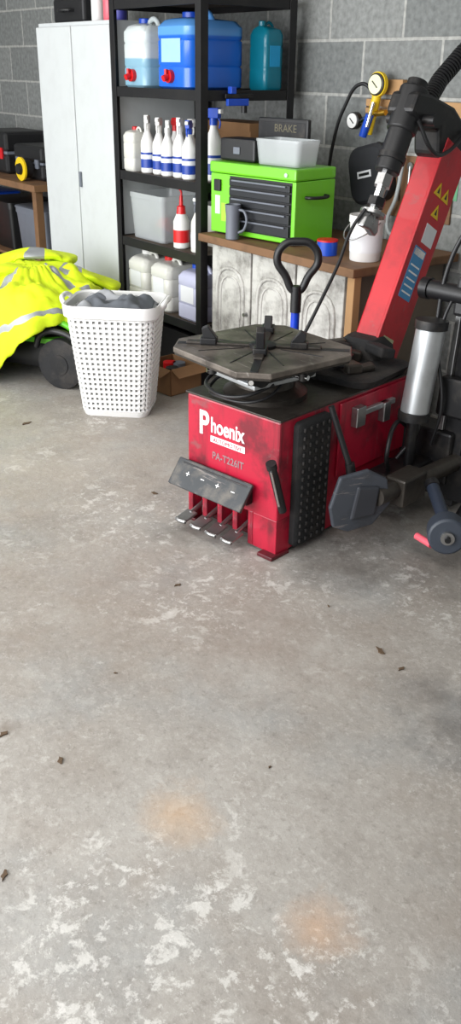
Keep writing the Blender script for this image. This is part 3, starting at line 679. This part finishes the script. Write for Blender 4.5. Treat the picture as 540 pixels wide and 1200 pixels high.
for j in range(NQ-1):
    q=(j+1)/NQ
    for i in range(NA):
        k=(i+1)%NA; f.append((1+j*NA+i,1+(j+1)*NA+i,1+(j+1)*NA+k,1+j*NA+k))
        deg=((i+.5)*360/NA+180)%360-180
        s=0
        if .78<q<.84: s=1
        if q>.15 and q<.78 and (abs(deg+60)<5*(.5/q)**.8 or abs(deg-20)<4*(.5/q)**.8): s=1
        mi.append(s)
me=mesh('cloth',v,f)
o=obj('cloth',me,[hiv,reflm],hj,smooth=True,ang=None)
for p,s in zip(me.polygons,mi): p.material_index=s
md=o.modifiers.new('s','SOLIDIFY'); md.thickness=.006; md.offset=1
def sleeve(name,pts,r0,r1):
    o=None; v=[];f=[];n=28;m=len(pts)
    for j,p in enumerate(pts):
        p=Vector(p); d=(Vector(pts[min(j+1,m-1)])-Vector(pts[max(j-1,0)])).normalized(); side=d.cross(Vector((0,0,1))).normalized(); up=side.cross(d)
        r=r0+(r1-r0)*j/(m-1)
        for i in range(n):
            a=2*math.pi*i/n; rr=r*(1+.35*noise.noise(Vector((math.cos(a)*1.5,math.sin(a)*1.5,j*.7+r0*50))))
            v.append(p+side*rr*math.cos(a)*1.25+up*rr*.4*math.sin(a))
    for j in range(m-1):
        for i in range(n):
            k=(i+1)%n; f.append((j*n+i,j*n+k,(j+1)*n+k,(j+1)*n+i))
    f.append(tuple(range(n)));f.append(tuple((m-1)*n+i for i in range(n)))
    me=mesh(name,v,f); o=obj(name,me,[hiv,reflm],hj,smooth=True,ang=None)
    for idx,p in enumerate(me.polygons):
        if idx//n in (m//2,m//2+1): p.material_index=1
    o.modifiers.new('ss','SUBSURF').levels=1
def line(a,b,sag,n=14): 
    a=Vector(a);b=Vector(b); return [a.lerp(b,i/n)+Vector((.02*math.sin(i*.9),0,sag*math.sin(math.pi*i/n))) for i in range(n+1)]
sleeve('sleeve_1',line((-.1,-.1,.51),(.22,.38,.41),.05),.075,.06)
sleeve('sleeve_2',line((0,-.1,.53),(-.02,-.4,.36),.06),.07,.055)
sleeve('collar_roll',line((-.25,-.15,.49),(.0,.25,.53),.06),.07,.06)

# ---------------- loose debris
db=empty('fallen_leaves')
for k,(X_,Y_,s) in enumerate(((-.387,1.61,.014),(-.44,1.28,.015),(.424,2.07,.022),(.47,1.99,.012),(-.29,3.08,.018),(-.16,2.41,.012),(-.93,3.8,.025),(-.54,1.70,.014),(.3,2.3,.006),(-.3,1.95,.005),(.1,1.6,.005))):
    x,y,_=P(X_,Y_); a=random.uniform(0,6); pts=[]
    for i in range(9):
        t=2*math.pi*i/9; r=s*(1 if i%2 else .6)*random.uniform(.7,1.1); pts.append((r*math.cos(t)*1.2,r*math.sin(t)*.55))
    prism('leaf_%d'%k,pts,.003,leafm,db,(x,y,.0005),(0,0,a),0)

# ---------------- light
w=bpy.data.worlds.new('daylight'); scene.world=w; w.use_nodes=True
w.node_tree.nodes['Background'].inputs[0].default_value=(.93,.97,1,1); w.node_tree.nodes['Background'].inputs[1].default_value=1.45
def area(name,loc,rot,sx,sy,e,col=(1,1,1)):
    l=bpy.data.lights.new(name,'AREA'); l.shape='RECTANGLE'; l.size=sx; l.size_y=sy; l.energy=e; l.color=col
    o=bpy.data.objects.new(name,l); coll.objects.link(o); o.location=loc; o.rotation_euler=rot
area('doorway_daylight',(.6,-4.4,1.5),(D(82),0,0),5,2.1,265,(.98,.99,1))
area('ceiling_fill_light',(2.2,-1.9,2.65),(0,0,0),2.6,.5,30,(1,.98,.95))  # added fill lamp, not an actual fitting
area('ceiling_fill_light_2',(-1.0,-1.7,2.65),(0,0,0),2.4,.5,28,(1,.98,.95))  # second added fill, over the left side

# ---------------- camera
cam=bpy.data.cameras.new('camera'); co=bpy.data.objects.new('camera',cam); coll.objects.link(co)
cam.sensor_fit='VERTICAL'; cam.sensor_height=24; cam.lens=21
pitch=D(26.3); F=Vector((-.788,.616,0)).normalized(); Rr=Vector((.616,.788,0)).normalized()
fwd=F*math.cos(pitch)+Vector((0,0,-math.sin(pitch))); up=Rr.cross(fwd)
m=Matrix((Rr,up,-fwd)).transposed()
m=m@Matrix.Rotation(D(.9),3,'Z')
co.matrix_world=Matrix.Translation((3.516,-2.567,1.45))@m.to_4x4()
scene.camera=co
scene.view_settings.view_transform='Standard'
